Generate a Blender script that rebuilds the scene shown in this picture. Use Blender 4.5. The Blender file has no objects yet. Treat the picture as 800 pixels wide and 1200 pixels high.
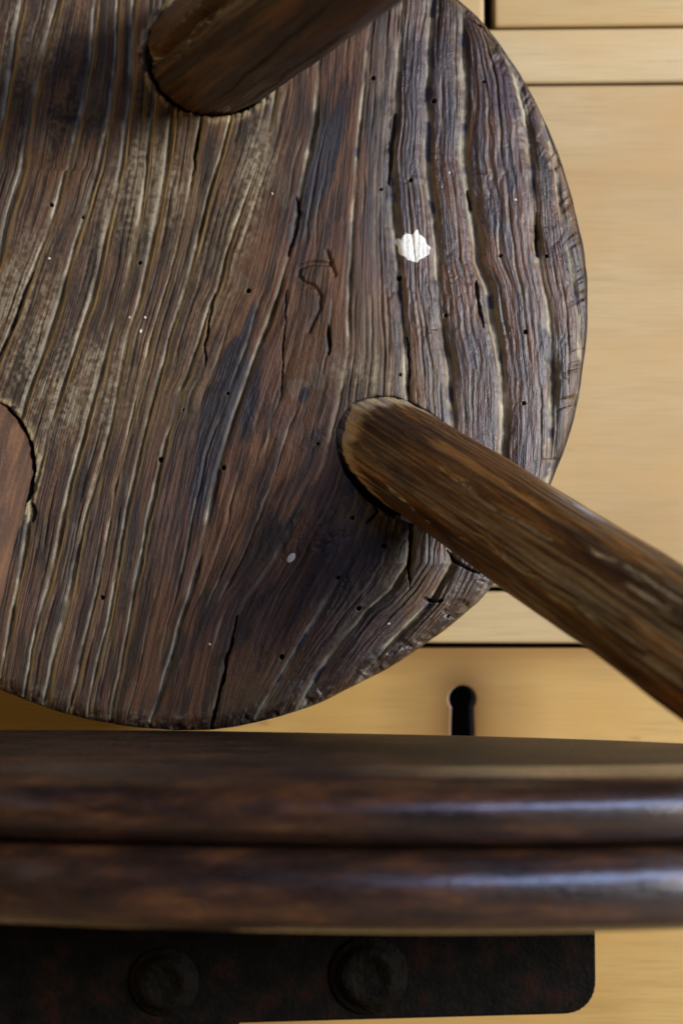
import bpy, bmesh, math
import numpy as np
from mathutils import Vector, Matrix

# ------------------------------------------------------------------ camera, light, exposure
scn = bpy.context.scene
TOP = 0.62                      # height of the small oval table top above the floor
CAM_H = 0.047                   # camera height above that table top
F = 1667.0                      # focal length in photo pixels (800 x 1200)
PITCH = math.atan(100 / F)
cam_d = bpy.data.cameras.new('camera'); cam = bpy.data.objects.new('camera', cam_d)
scn.collection.objects.link(cam); scn.camera = cam
cam_d.sensor_fit = 'VERTICAL'; cam_d.sensor_height = 36; cam_d.sensor_width = 24; cam_d.lens = 50.01
cam_d.clip_start = 0.01; cam_d.clip_end = 60
CAM = Vector((0, 0, TOP + CAM_H))
cam.location = CAM; cam.rotation_euler = (math.pi / 2 + PITCH, 0, 0)
cam_d.dof.use_dof = True; cam_d.dof.focus_distance = 0.495; cam_d.dof.aperture_fstop = 5.8

world = bpy.data.worlds.new('World'); scn.world = world; world.use_nodes = True
bg = world.node_tree.nodes['Background']
bg.inputs[0].default_value = (0.62, 0.66, 0.80, 1); bg.inputs[1].default_value = 0.004

def area(name, loc, target, sx, sy, power, col):
    l = bpy.data.lights.new(name, 'AREA'); l.shape = 'RECTANGLE'; l.size = sx; l.size_y = sy
    l.energy = power; l.color = col
    o = bpy.data.objects.new(name, l); scn.collection.objects.link(o); o.location = loc
    d = Vector(target) - Vector(loc); o.rotation_euler = d.to_track_quat('-Z', 'Y').to_euler()
    return o
TGT = (0.0, 0.5, TOP + 0.1)
area('window_light', (1.52, -0.52, TOP + 0.37), TGT, 0.70, 0.5, 76, (0.93, 0.96, 1.0))
area('high_window', (0.80, -1.00, TOP + 1.05), (0.05, 0.4, TOP), 1.25, 0.30, 14, (0.42, 0.55, 1.0))
area('room_lamp', (-1.35, 0.10, TOP + 0.22), TGT, 0.35, 0.35, 6.5, (1.0, 0.70, 0.32))

scn.view_settings.view_transform = 'Standard'; scn.view_settings.look = 'None'
scn.view_settings.gamma = 1; scn.view_settings.exposure = 0.0
scn.render.engine = 'CYCLES'

# ------------------------------------------------------------------ helpers
C = scn.collection
def link(name, me, mat, parent=None):
    o = bpy.data.objects.new(name, me); C.objects.link(o)
    if mat: me.materials.append(mat)
    if parent: o.parent = parent
    return o
def thing(name, label, cat, loc):
    o = bpy.data.objects.new(name, None); C.objects.link(o); o.empty_display_size = 0.05
    o.location = loc; o['label'] = label; o['category'] = cat
    return o
def grid_mesh(name, V, quads, col=None, rough=None, smooth=True, grain=None):
    me = bpy.data.meshes.new(name)
    n = len(V); q = len(quads)
    me.vertices.add(n); me.vertices.foreach_set('co', np.asarray(V, np.float32).ravel())
    me.loops.add(q * 4); me.loops.foreach_set('vertex_index', np.asarray(quads, np.int32).ravel())
    me.polygons.add(q)
    me.polygons.foreach_set('loop_start', np.arange(0, q * 4, 4, dtype=np.int32))
    me.polygons.foreach_set('loop_total', np.full(q, 4, np.int32))
    me.polygons.foreach_set('use_smooth', np.full(q, smooth, bool))
    me.update(calc_edges=True); me.validate()
    if col is not None:
        a = me.color_attributes.new('col', 'FLOAT_COLOR', 'POINT')
        a.data.foreach_set('color', np.c_[np.clip(col, 0, 1), np.ones(n)].astype(np.float32).ravel())
    if rough is not None:
        a = me.attributes.new('rough', 'FLOAT', 'POINT'); a.data.foreach_set('value', rough.astype(np.float32))
    if grain is not None:
        a = me.attributes.new('grain', 'FLOAT_VECTOR', 'POINT'); a.data.foreach_set('vector', grain.astype(np.float32).ravel())
    return me
def quads_of(nu, nv, wrap=False):
    i, j = np.meshgrid(np.arange(nu - 1), np.arange(nv if wrap else nv - 1), indexing='ij')
    a = i * nv + j; b = i * nv + (j + 1) % nv
    return np.stack([a, a + nv, b + nv, b], -1).reshape(-1, 4)

# hashed value noise, vectorised
def _h(ix, iy, s):
    n = (ix.astype(np.int64) * 374761393 + iy.astype(np.int64) * 668265263 + s * 974711) & 0xffffffff
    n = ((n ^ (n >> 13)) * 1274126177) & 0xffffffff
    n = ((n ^ (n >> 16)) * 2246822519) & 0xffffffff
    return ((n ^ (n >> 15)) & 0xffffff) / float(0xffffff)
def vn(x, y, s=0):
    ix = np.floor(x); iy = np.floor(y); fx = x - ix; fy = y - iy
    fx = fx * fx * fx * (fx * (fx * 6 - 15) + 10); fy = fy * fy * fy * (fy * (fy * 6 - 15) + 10)
    a = _h(ix, iy, s); b = _h(ix + 1, iy, s); c = _h(ix, iy + 1, s); d = _h(ix + 1, iy + 1, s)
    return (a * (1 - fx) + b * fx) * (1 - fy) + (c * (1 - fx) + d * fx) * fy * 1.0
def fbm(x, y, s=0, o=4):
    r = 0; a = .5; t = 0
    for k in range(o):
        r = r + a * vn(x * 2 ** k + 17.3 * k, y * 2 ** k - 9.1 * k, s + k * 7); t += a; a *= .5
    return r / t
def sst(a, b, x):
    t = np.clip((x - a) / (b - a), 0, 1); return t * t * (3 - 2 * t)
def mix(c, k, t):
    t = np.clip(t, 0, 1)[:, None]; return c * (1 - t) + np.asarray(k)[None, :] * t

# ------------------------------------------------------------------ materials
def mat_new(name):
    m = bpy.data.materials.new(name); m.use_nodes = True
    nt = m.node_tree; return m, nt, nt.nodes['Principled BSDF']
def attr_wood(name, bump=0.25, scale=900, stretch=(1, 1, 1), coat=0.0, spec=0.5, depth=0.0006):
    """colour and gloss come with the surface, fine pores and fibres from noise nodes"""
    m, nt, p = mat_new(name); N = nt.nodes; L = nt.links
    at = N.new('ShaderNodeAttribute'); at.attribute_name = 'col'
    ar = N.new('ShaderNodeAttribute'); ar.attribute_name = 'rough'
    tc = N.new('ShaderNodeTexCoord'); mp = N.new('ShaderNodeMapping'); mp.inputs['Scale'].default_value = stretch
    L.new(tc.outputs['Object'], mp.inputs['Vector'])
    nz = N.new('ShaderNodeTexNoise'); nz.inputs['Scale'].default_value = scale; nz.inputs['Detail'].default_value = 5
    nz.inputs['Roughness'].default_value = .65
    L.new(mp.outputs[0], nz.inputs['Vector'])
    hs = N.new('ShaderNodeMixRGB'); hs.blend_type = 'OVERLAY'; hs.inputs[0].default_value = .55
    L.new(at.outputs['Color'], hs.inputs[1]); L.new(nz.outputs['Fac'], hs.inputs[2])
    L.new(hs.outputs[0], p.inputs['Base Color'])
    ma = N.new('ShaderNodeMath'); ma.operation = 'MULTIPLY_ADD'; ma.inputs[1].default_value = .35; 
    L.new(nz.outputs['Fac'], ma.inputs[0]); 
    sb = N.new('ShaderNodeMath'); sb.operation = 'SUBTRACT'; sb.inputs[1].default_value = .17
    L.new(ar.outputs['Fac'], sb.inputs[0]); L.new(sb.outputs[0], ma.inputs[2]); L.new(ma.outputs[0], p.inputs['Roughness'])
    bp = N.new('ShaderNodeBump'); bp.inputs['Strength'].default_value = bump; bp.inputs['Distance'].default_value = depth
    L.new(nz.outputs['Fac'], bp.inputs['Height']); L.new(bp.outputs[0], p.inputs['Normal'])
    p.inputs['Specular IOR Level'].default_value = spec; p.inputs['Coat Weight'].default_value = coat
    return m
M_SEAT = attr_wood('old_weathered_wood', .35, 1500, spec=.7)
def add_fibres(m, strength=.5, dist=.0005):
    nt = m.node_tree; N = nt.nodes; L = nt.links; p = N['Principled BSDF']
    at = N.new('ShaderNodeAttribute'); at.attribute_name = 'grain'
    def nz(sx, sy, det):
        mp = N.new('ShaderNodeMapping'); mp.inputs['Scale'].default_value = (sx, sy, 1); L.new(at.outputs['Vector'], mp.inputs['Vector'])
        n = N.new('ShaderNodeTexNoise'); n.inputs['Scale'].default_value = 1; n.inputs['Detail'].default_value = det; n.inputs['Roughness'].default_value = .6
        n.noise_dimensions = '2D'; L.new(mp.outputs[0], n.inputs['Vector']); return n.outputs['Fac']
    a = nz(.48, .010, 4); b = nz(.42, .030, 3)
    sx = N.new('ShaderNodeSeparateXYZ'); L.new(at.outputs['Vector'], sx.inputs[0])
    h = mixc(nt, a, mixc(nt, a, b, .6), sx.outputs['Z'])
    old = p.inputs['Normal'].links[0].from_node
    bp = N.new('ShaderNodeBump'); bp.inputs['Strength'].default_value = strength; bp.inputs['Distance'].default_value = dist
    L.new(h, bp.inputs['Height']); L.new(old.outputs[0], bp.inputs['Normal']); L.new(bp.outputs[0], p.inputs['Normal'])
    c = p.inputs['Base Color'].links[0].from_socket
    L.new(mixc(nt, c, ramp(nt, a, [(.36, (.42, .40, .40)), (.62, (1.25, 1.25, 1.25))]), .65, 'MULTIPLY'), p.inputs['Base Color'])
def gloss_from_rough(m):
    nt = m.node_tree; p = nt.nodes['Principled BSDF']
    ar = [n for n in nt.nodes if n.type == 'ATTRIBUTE' and n.attribute_name == 'rough'][0]
    mr = nt.nodes.new('ShaderNodeMapRange'); mr.inputs[1].default_value = .28; mr.inputs[2].default_value = .62; mr.inputs[3].default_value = .60; mr.inputs[4].default_value = .08
    nt.links.new(ar.outputs['Fac'], mr.inputs[0]); nt.links.new(mr.outputs[0], p.inputs['Specular IOR Level'])
gloss_from_rough(M_SEAT)
M_LEG = attr_wood('old_leg_wood', .25, 700, spec=.5)

def plain(name, col, rough, metal=0.0, spec=.5):
    m, nt, p = mat_new(name); p.inputs['Base Color'].default_value = (*col, 1)
    p.inputs['Roughness'].default_value = rough; p.inputs['Metallic'].default_value = metal
    p.inputs['Specular IOR Level'].default_value = spec
    return m, nt, p
def noise(nt, vec, scale, detail=4, rough=.55):
    n = nt.nodes.new('ShaderNodeTexNoise'); n.inputs['Scale'].default_value = scale
    n.inputs['Detail'].default_value = detail; n.inputs['Roughness'].default_value = rough
    nt.links.new(vec, n.inputs['Vector']); return n.outputs['Fac']
def ramp(nt, fac, stops):
    r = nt.nodes.new('ShaderNodeValToRGB'); e = r.color_ramp.elements
    while len(e) < len(stops): e.new(.5)
    for k, (p, c) in enumerate(stops):
        e[k].position = p; e[k].color = (*c, 1) if len(c) == 3 else c
    nt.links.new(fac, r.inputs[0]); return r.outputs[0]
def mapping(nt, scale, loc=(0, 0, 0), coord='Object'):
    tc = nt.nodes.new('ShaderNodeTexCoord'); mp = nt.nodes.new('ShaderNodeMapping')
    mp.inputs['Scale'].default_value = scale; mp.inputs['Location'].default_value = loc
    nt.links.new(tc.outputs[coord], mp.inputs['Vector']); return mp.outputs[0]
def mixc(nt, a, b, fac, mode='MIX'):
    x = nt.nodes.new('ShaderNodeMixRGB'); x.blend_type = mode
    for s, v in ((1, a), (2, b), (0, fac)):
        if hasattr(v, 'is_linked'): nt.links.new(v, x.inputs[s])
        else: x.inputs[s].default_value = v if s == 0 else (*v, 1)
    return x.outputs[0]
def bump(nt, p, h, strength, dist):
    b = nt.nodes.new('ShaderNodeBump'); b.inputs['Strength'].default_value = strength; b.inputs['Distance'].default_value = dist
    nt.links.new(h, b.inputs['Height']); nt.links.new(b.outputs[0], p.inputs['Normal'])

add_fibres(M_SEAT, .7, .0009)

def pine(name, dark, light, seed=0, keyhole=None):
    m, nt, p = mat_new(name)
    v = mapping(nt, (3.2, 3.2, 38), (seed * 1.7, 0, seed * 3.1))
    broad = noise(nt, v, 2.0, 6, .62)
    fine = noise(nt, mapping(nt, (12, 12, 400), (seed, 0, 0)), 3.0, 4, .6)
    blot = noise(nt, mapping(nt, (9, 9, 16), (seed * 2.3, 0, 1)), 1.5, 3, .5)
    base = ramp(nt, broad, [(.25, tuple(.5 * (a_ + b_) for a_, b_ in zip(dark, light))), (.50, light), (.75, dark)])
    base = mixc(nt, base, tuple(c * .72 for c in dark), ramp(nt, fine, [(.48, (0, 0, 0)), (.72, (.5, .5, .5))]))
    huge = noise(nt, mapping(nt, (5, 5, 11), (seed * 1.3, 0, seed)), 1.0, 3, .5)
    base = mixc(nt, base, (dark[0] * .90, dark[1] * .82, dark[2] * .68), ramp(nt, huge, [(.42, (0, 0, 0)), (.66, (.75, .75, .75))]))
    spot = noise(nt, mapping(nt, (60, 60, 130), (seed * 5.1, 0, 2)), 1.0, 2, .4)
    base = mixc(nt, base, (.14, .075, .03), ramp(nt, spot, [(.70, (0, 0, 0)), (.80, (.7, .7, .7))]))
    base = mixc(nt, base, (light[0] * .98, light[1] * .82, light[2] * .62), ramp(nt, blot, [(.40, (0, 0, 0)), (.70, (.85, .85, .85))]))
    if keyhole:
        # hand dirt and old polish built up round the keyhole
        tc = nt.nodes.new('ShaderNodeTexCoord'); mp = nt.nodes.new('ShaderNodeMapping'); mp.vector_type = 'POINT'
        mp.inputs['Location'].default_value = (-keyhole[0] * 1.0, 0, -keyhole[1] * .5); mp.inputs['Scale'].default_value = (1, 0, .5)
        nt.links.new(tc.outputs['Object'], mp.inputs['Vector'])
        ln = nt.nodes.new('ShaderNodeVectorMath'); ln.operation = 'LENGTH'; nt.links.new(mp.outputs[0], ln.inputs[0])
        ad = nt.nodes.new('ShaderNodeMath'); ad.operation = 'MULTIPLY_ADD'; ad.inputs[1].default_value = .009
        nt.links.new(blot, ad.inputs[0]); nt.links.new(ln.outputs['Value'], ad.inputs[2])
        base = mixc(nt, base, (.085, .034, .006), ramp(nt, ad.outputs[0], [(.0095, (.97, .97, .97)), (.0125, (.72, .72, .72)), (.018, (.45, .45, .45)), (.040, (0, 0, 0))]))
    if keyhole:
        # grime rubbed along the drawer's top edge
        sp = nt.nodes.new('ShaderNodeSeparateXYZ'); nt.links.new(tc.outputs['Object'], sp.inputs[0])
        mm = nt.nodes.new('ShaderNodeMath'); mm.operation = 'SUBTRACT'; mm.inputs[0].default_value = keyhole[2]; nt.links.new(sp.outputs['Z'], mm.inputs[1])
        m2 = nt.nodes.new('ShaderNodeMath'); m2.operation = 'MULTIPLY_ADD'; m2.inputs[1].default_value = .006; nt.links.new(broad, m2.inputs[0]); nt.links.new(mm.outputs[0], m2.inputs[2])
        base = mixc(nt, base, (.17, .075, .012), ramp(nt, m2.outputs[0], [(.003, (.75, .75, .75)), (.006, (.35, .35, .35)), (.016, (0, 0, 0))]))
    nt.links.new(base, p.inputs['Base Color']); p.inputs['Roughness'].default_value = .5
    p.inputs['Specular IOR Level'].default_value = .3
    bump(nt, p, fine, .12, .0006)
    return m

# ------------------------------------------------------------------ photo pixel <-> place
cP, sP = math.cos(PITCH), math.sin(PITCH)
def ray(x, y):
    x = np.asarray(x, float); y = np.asarray(y, float)
    a = (x - 400) / F; b = -(y - 600) / F
    return np.stack([a, cP - sP * b, sP + cP * b], -1)
def at_depth(x, y, d):          # a point of the place d metres in front of the camera
    r = ray(x, y); return np.array(CAM) + r * (d / r[..., 1:2] if r.ndim > 1 else d / r[1])
def project(P):
    q = P - np.array(CAM); X = q[:, 0]; Yc = cP * q[:, 1] + sP * q[:, 2]; Zc = -sP * q[:, 1] + cP * q[:, 2]
    return 400 + F * X / Yc, 600 - F * Zc / Yc

# ================================================================== chest of drawers behind
DEP = 0.560                     # front of the chest
chest = thing('chest_of_drawers', 'pale honey pine chest of drawers with a dark keyhole', 'chest of drawers', (0, DEP, 0))
def zpix(y): return float(at_depth(400, y, DEP)[2])
def xpix(x): return float(at_depth(x, 600, DEP)[0])
def board(name, x0, x1, z0, z1, proud, mat, thick=.02, bev=.0018, hole=None, wob=(0, 0)):
    """front board with eased edges, optionally pierced by a keyhole outline (list of x,z)"""
    bm = bmesh.new()
    wb, wt = wob; tz = lambda x: (x - .1) / .88
    outer = [(x0, z0 + wb * tz(x0)), (x1, z0 + wb * tz(x1)), (x1, z1 + wt * tz(x1)), (x0, z1 + wt * tz(x0))]
    if hole is None:
        vs = []
        for dy in (0, thick):
            vs.append([bm.verts.new((x, dy - proud, z)) for x, z in outer])
        bm.faces.new(vs[0]); bm.faces.new(vs[1][::-1])
        for k in range(4): bm.faces.new((vs[0][k], vs[1][k], vs[1][(k + 1) % 4], vs[0][(k + 1) % 4]))
        bmesh.ops.recalc_face_normals(bm, faces=bm.faces)
        bmesh.ops.bevel(bm, geom=list(bm.edges), offset=bev, segments=3, affect='EDGES', profile=.6)
    else:
        loops = []
        for dy in (0, thick):
            o = [bm.verts.new((x, dy - proud, z)) for x, z in outer]
            h = [bm.verts.new((x, dy - proud, z)) for x, z in hole]
            ed = [bm.edges.new((l[k], l[(k + 1) % len(l)])) for l in (o, h) for k in range(len(l))]
            bmesh.ops.triangle_fill(bm, edges=ed, use_beauty=True)
            loops.append((o, h))
        for q in (0, 1):
            a, b = loops[0][q], loops[1][q]
            for k in range(len(a)): bm.faces.new((a[k], b[k], b[(k + 1) % len(a)], a[(k + 1) % len(a)]))
        bmesh.ops.recalc_face_normals(bm, faces=bm.faces)
        bm.edges.ensure_lookup_table()
        oe = [e for e in bm.edges if len(e.link_faces) == 2 and e.calc_face_angle(0) > .2]
        bmesh.ops.bevel(bm, geom=oe, offset=bev * .5, segments=2, affect='EDGES', profile=.6)
    me = bpy.data.meshes.new(name); bm.to_mesh(me); bm.free()
    return link(name, me, mat, chest)
XL, XR = -.42, .46
KX, KZ = xpix(540), zpix(819)
rk, sw = .0052, .0041           # keyhole bow radius and half width of its slot
hole = []
a0 = math.asin(sw / rk)
for k in range(25):
    a = -math.pi / 2 + a0 + (2 * math.pi - 2 * a0) * k / 24
    hole.append((KX + rk * math.cos(a), KZ + rk * math.sin(a)))
hole += [(KX - sw * 1.08, KZ - .012), (KX - sw * 1.12, KZ - .020), (KX, KZ - .0222), (KX + sw * 1.12, KZ - .020), (KX + sw * 1.08, KZ - .012)]
P_DR1 = pine('honey_pine', (.325, .212, .090), (.41, .288, .138), 1)
P_DR2 = pine('honey_pine_with_grime', (.33, .195, .058), (.43, .275, .092), 4, (KX, KZ - .009, zpix(759.5)))
P_RAIL = pine('pale_pine_rail', (.36, .255, .12), (.46, .34, .175), 7)
P_TOP = pine('pale_pine', (.35, .238, .10), (.44, .315, .145), 11)
g = .0016
xg = xpix(577)
board('rail', XL, XR, zpix(96.5), zpix(33), 0, P_RAIL, wob=(.008, .009))
board('rail', XL, XR, zpix(754.5), zpix(693), -.001, P_RAIL, wob=(-.0035, -.0005))
board('divider', xg - .030, xg - .0022, zpix(33) + .0012, zpix(33) + .16, 0, P_RAIL)
board('drawer_front', xg + .0016, XR - .01, zpix(33) + .0007, zpix(33) + .155, .0008, P_TOP, wob=(.0092, 0))
board('drawer_front', XL + .01, xg - .0322, zpix(33) + .0009, zpix(33) + .155, .0008, P_TOP)
board('drawer_front', XL, XR, zpix(688), zpix(100), .0005, P_DR1, wob=(-.001, .0075))
low = board('drawer_front', XL, XR, zpix(758) - .235, zpix(759.5), .0006, P_DR2, hole=hole)
low['label'] = 'lower drawer front pierced by a keyhole'
board('rail', XL, XR, zpix(758) - .262, zpix(758) - .2368, 0, P_RAIL)
board('drawer_front', XL, XR, .105, zpix(758) - .2638, .0006, P_DR1)
board('plinth', XL, XR, .0005, .1035, .004, P_RAIL)
# steel lining let into the keyhole
mk, ntk, pk = plain('keyhole_steel', (.22, .24, .28), .4, .4)
bm = bmesh.new(); cx = KX; cz = KZ - .006; li = []
for sc, dy in ((.99, .0022), (.99, .016), (.95, .016), (.95, .0022)):
    li.append([bm.verts.new((cx + (x - cx) * sc, dy, cz + (z - cz) * (1 - (1 - sc) * .6))) for x, z in hole])
n = len(hole)
for q in range(4):
    A, B = li[q], li[(q + 1) % 4]
    for k in range(n): bm.faces.new((A[k], B[k], B[(k + 1) % n], A[(k + 1) % n]))
bmesh.ops.recalc_face_normals(bm, faces=bm.faces)
me = bpy.data.meshes.new('keyhole_lining'); bm.to_mesh(me); bm.free(); link('keyhole_lining', me, mk, low)
M_DARK = plain('chest_inside', (.05, .035, .022), .9)[0]
def box(name, x0, x1, y0, y1, z0, z1, mat, parent, bev=0.0, seg=2):
    bm = bmesh.new()
    bmesh.ops.create_cube(bm, size=1)
    for v in bm.verts:
        v.co = ((x0 + x1) / 2 + v.co.x * (x1 - x0), (y0 + y1) / 2 + v.co.y * (y1 - y0), (z0 + z1) / 2 + v.co.z * (z1 - z0))
    if bev: bmesh.ops.bevel(bm, geom=list(bm.edges), offset=bev, segments=seg, affect='EDGES')
    me = bpy.data.meshes.new(name); bm.to_mesh(me); bm.free(); return link(name, me, mat, parent)
ZT = zpix(33) + .16
box('carcass', XL + .002, XR - .002, .024, .36, .002, ZT - .002, M_DARK, chest)
box('side_panel', XL - .022, XL - .0005, -.002, .38, 0, ZT, P_TOP, chest, .002)
box('side_panel', XR + .0005, XR + .022, -.002, .38, 0, ZT, P_TOP, chest, .002)
box('top_board', XL - .035, XR + .035, -.02, .39, ZT + .0005, ZT + .024, P_TOP, chest, .004)

# ================================================================== floor under everything
fm, fnt, fp = plain('floor_boards', (.16, .10, .06), .55)
fn = noise(fnt, mapping(fnt, (4, 40, 1)), 2, 4)
fnt.links.new(ramp(fnt, fn, [(.3, (.10, .06, .035)), (.7, (.20, .13, .075))]), fp.inputs['Base Color'])
bm = bmesh.new(); bmesh.ops.create_grid(bm, x_segments=1, y_segments=1, size=1.2)
me = bpy.data.meshes.new('floor'); bm.to_mesh(me); bm.free(); fl = link('floor', me, fm); fl['kind'] = 'structure'

# ================================================================== oval table with beaded edge
table = thing('beaded_table', 'dark varnished oval wooden table top with double beaded edge over an iron bracket', 'table', (0, .45, 0))
E_CX, E_CY, E_A, E_B, E_ROT = -.045, .4545 - .45, .205, .0705, math.radians(-7.5)
def ell(s, off):
    """outline of the table top, moved outwards by off"""
    n_ = 2.1
    c, s_ = np.cos(s), np.sin(s)
    x = (E_A + off) * np.sign(c) * np.abs(c) ** (2 / n_); y = (E_B + off) * np.sign(s_) * np.abs(s_) ** (2 / n_)
    cr, sr = math.cos(E_ROT), math.sin(E_ROT)
    return E_CX + x * cr - y * sr, E_CY + x * sr + y * cr
def varnish(name, seed):
    m, nt, p = mat_new(name)
    v = mapping(nt, (17, 60, 95), (seed, seed, 0)); a = noise(nt, v, 1.6, 6, .68)
    f = noise(nt, mapping(nt, (120, 240, 420), (seed, 0, 0)), 2.4, 5, .65)
    w = noise(nt, mapping(nt, (22, 40, 90), (seed * 3, 0, 0)), 2.2, 5, .62)
    base = ramp(nt, a, [(.34, (.007, .004, .003)), (.50, (.026, .011, .006)), (.62, (.070, .027, .010)), (.78, (.16, .068, .025))])
    base = mixc(nt, base, (.012, .009, .010), ramp(nt, f, [(.50, (0, 0, 0)), (.68, (.8, .8, .8))]))
    nt.links.new(base, p.inputs['Base Color'])
    rr = ramp(nt, w, [(.34, (.25, .25, .25)), (.70, (.5, .5, .5))]); nt.links.new(rr, p.inputs['Roughness'])
    p.inputs['Specular IOR Level'].default_value = .2; p.inputs['Coat Weight'].default_value = .9; p.inputs['Coat Roughness'].default_value = .15; p.inputs['Coat IOR'].default_value = 1.75
    hsum = mixc(nt, w, f, .45); bump(nt, p, hsum, .7, .0012)
    nt.links.new(ramp(nt, f, [(.35, (.12, .12, .12)), (.70, (.30, .30, .30))]), p.inputs['Coat Roughness'])
    nb_ = nt.nodes.new('ShaderNodeBump'); nb_.inputs['Strength'].default_value = .35; nb_.inputs['Distance'].default_value = .0007; nt.links.new(hsum, nb_.inputs['Height']); nt.links.new(nb_.outputs[0], p.inputs['Coat Normal'])
    return m
def top_mat():
    m, nt, p = mat_new('worn_table_top')
    a = noise(nt, mapping(nt, (16, 34, 1)), 2.2, 6, .65); f = noise(nt, mapping(nt, (900, 900, 900)), 1.2, 3, .6)
    base = ramp(nt, a, [(.34, (.010, .005, .003)), (.52, (.034, .016, .008)), (.70, (.085, .038, .015))])
    base = mixc(nt, base, (.15, .11, .075), ramp(nt, f, [(.56, (0, 0, 0)), (.70, (.8, .8, .8))]))
    nt.links.new(base, p.inputs['Base Color']); p.inputs['Roughness'].default_value = .5; p.inputs['Specular IOR Level'].default_value = .2
    bump(nt, p, f, .1, .0002); return m
def rim(name, profile, mat, capmat=None):
    """profile: list of (offset, z) from the inside top, round the edge, to the inside bottom"""
    S = 360; s = np.linspace(0, 2 * np.pi, S, endpoint=False)
    V = []
    for k, (o, z) in enumerate(profile):
        wob = .0004 * (fbm(np.cos(s) * 5 + 9, np.sin(s) * 5 + k * .15, 3) - .5)
        x, y = ell(s, o + wob); V.append(np.c_[x, y, np.full(S, TOP + z) + wob * (.6 if o > -.0065 or z < -.001 else 0)])
    V = np.concatenate(V); Q = quads_of(len(profile), S, True)
    c0 = len(V); V = np.r_[V, [[E_CX, E_CY, TOP + profile[0][1]], [E_CX, E_CY, TOP + profile[-1][1]]]]
    me = bpy.data.meshes.new(name)
    faces = [tuple(q[::-1]) for q in Q.tolist()]
    faces += [tuple(range(S))]
    b0 = (len(profile) - 1) * S; faces += [(c0 + 1, b0 + (j + 1) % S, b0 + j) for j in range(S)]
    me.from_pydata(V.tolist(), [], faces); me.polygons.foreach_set('use_smooth', [True] * len(faces)); me.update()
    bm = bmesh.new(); bm.from_mesh(me); bmesh.ops.delete(bm, geom=[v for v in bm.verts if not v.link_faces], context='VERTS'); bmesh.ops.recalc_face_normals(bm, faces=bm.faces); bm.to_mesh(me); bm.free()
    o = link(name, me, mat, table)
    if capmat:
        me.materials.append(capmat)
        mi = np.zeros(len(faces), int); mi[len(Q):len(Q) + 1] = 1; mi[:S * 3] = 1
        me.polygons.foreach_set('material_index', mi)
    return o
th = np.linspace(math.radians(88), math.radians(-90), 18)
prof = [(-.034, 0), (-.030, 0), (-.026, 0), (-.022, -.0001), (-.018, -.0003), (-.0145, -.0007)] + [(-.0110 + .0140 * math.cos(t), -.0104 + .0094 * math.sin(t)) for t in th] + [(-.016, -.0198)]
rim('table_top', prof, varnish('dark_varnish', 2), top_mat())
th = np.linspace(math.radians(90), math.radians(-90), 18)
prof = [(-.016, -.0202), (-.010, -.0203)] + [(-.0052 + .0100 * math.cos(t), -.0312 + .0108 * math.sin(t)) for t in th] + [(-.020, -.0421)]
rim('lower_moulding', prof, varnish('dark_varnish_lower', 6))

# iron bracket under the table
mi_, nti, pi_ = mat_new('blackened_iron')
a = noise(nti, mapping(nti, (60, 60, 60)), 1.5, 6, .65); f = noise(nti, mapping(nti, (400, 400, 400)), 1.5, 4, .6)
b_ = ramp(nti, a, [(.35, (.0025, .002, .002)), (.52, (.005, .004, .003)), (.66, (.014, .005, .003)), (.8, (.004, .007, .008))])
nti.links.new(b_, pi_.inputs['Base Color'])
nti.links.new(ramp(nti, f, [(.35, (.5, .5, .5)), (.7, (.85, .85, .85))]), pi_.inputs['Roughness'])
pi_.inputs['Metallic'].default_value = 0; pi_.inputs['Specular IOR Level'].default_value = .06; bump(nti, pi_, mixc(nti, a, f, .5), .6, .0012)
BD = .472                       # depth of the bracket's face
q0 = at_depth(697, 1085, BD); q1 = at_depth(697, 1189, BD); qb = at_depth(400, 1197, BD); ql = -.20
zt = TOP - .0425
slope = (q1[2] - qb[2]) / (q1[0] - qb[0])
out = [(ql, zt), (q0[0], zt)]
rc_ = .010
cxr, czr = q0[0] - rc_, q1[2] + rc_
for k in range(9):
    t = -k / 8 * math.pi / 2; out.append((cxr + rc_ * math.cos(t), czr + rc_ * math.sin(t)))
out.append((ql, q1[2] + slope * (ql - q1[0])))
bm = bmesh.new(); fv = [bm.verts.new((x, BD - .45, z)) for x, z in out]; bv = [bm.verts.new((x, BD - .45 + .007, z)) for x, z in out]
bm.faces.new(fv); bm.faces.new(bv[::-1])
for k in range(len(out)): bm.faces.new((fv[k], bv[k], bv[(k + 1) % len(out)], fv[(k + 1) % len(out)]))
bmesh.ops.recalc_face_normals(bm, faces=bm.faces); bmesh.ops.bevel(bm, geom=list(bm.edges), offset=.0009, segments=2, affect='EDGES')
me = bpy.data.meshes.new('bracket'); bm.to_mesh(me); bm.free(); brk = link('bracket', me, mi_, table)
mb, ntb, pb = mat_new('tarnished_brass')
pb.inputs['Metallic'].default_value = .2
nb = noise(ntb, mapping(ntb, (150, 150, 150)), 1.6, 5)
ntb.links.new(ramp(ntb, nb, [(.3, (.002, .002, .0015)), (.5, (.006, .004, .002)), (.7, (.003, .0045, .004))]), pb.inputs['Base Color']); pb.inputs['Roughness'].default_value = .7; pb.inputs['Specular IOR Level'].default_value = .08; bump(ntb, pb, nb, .8, .002)
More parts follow.
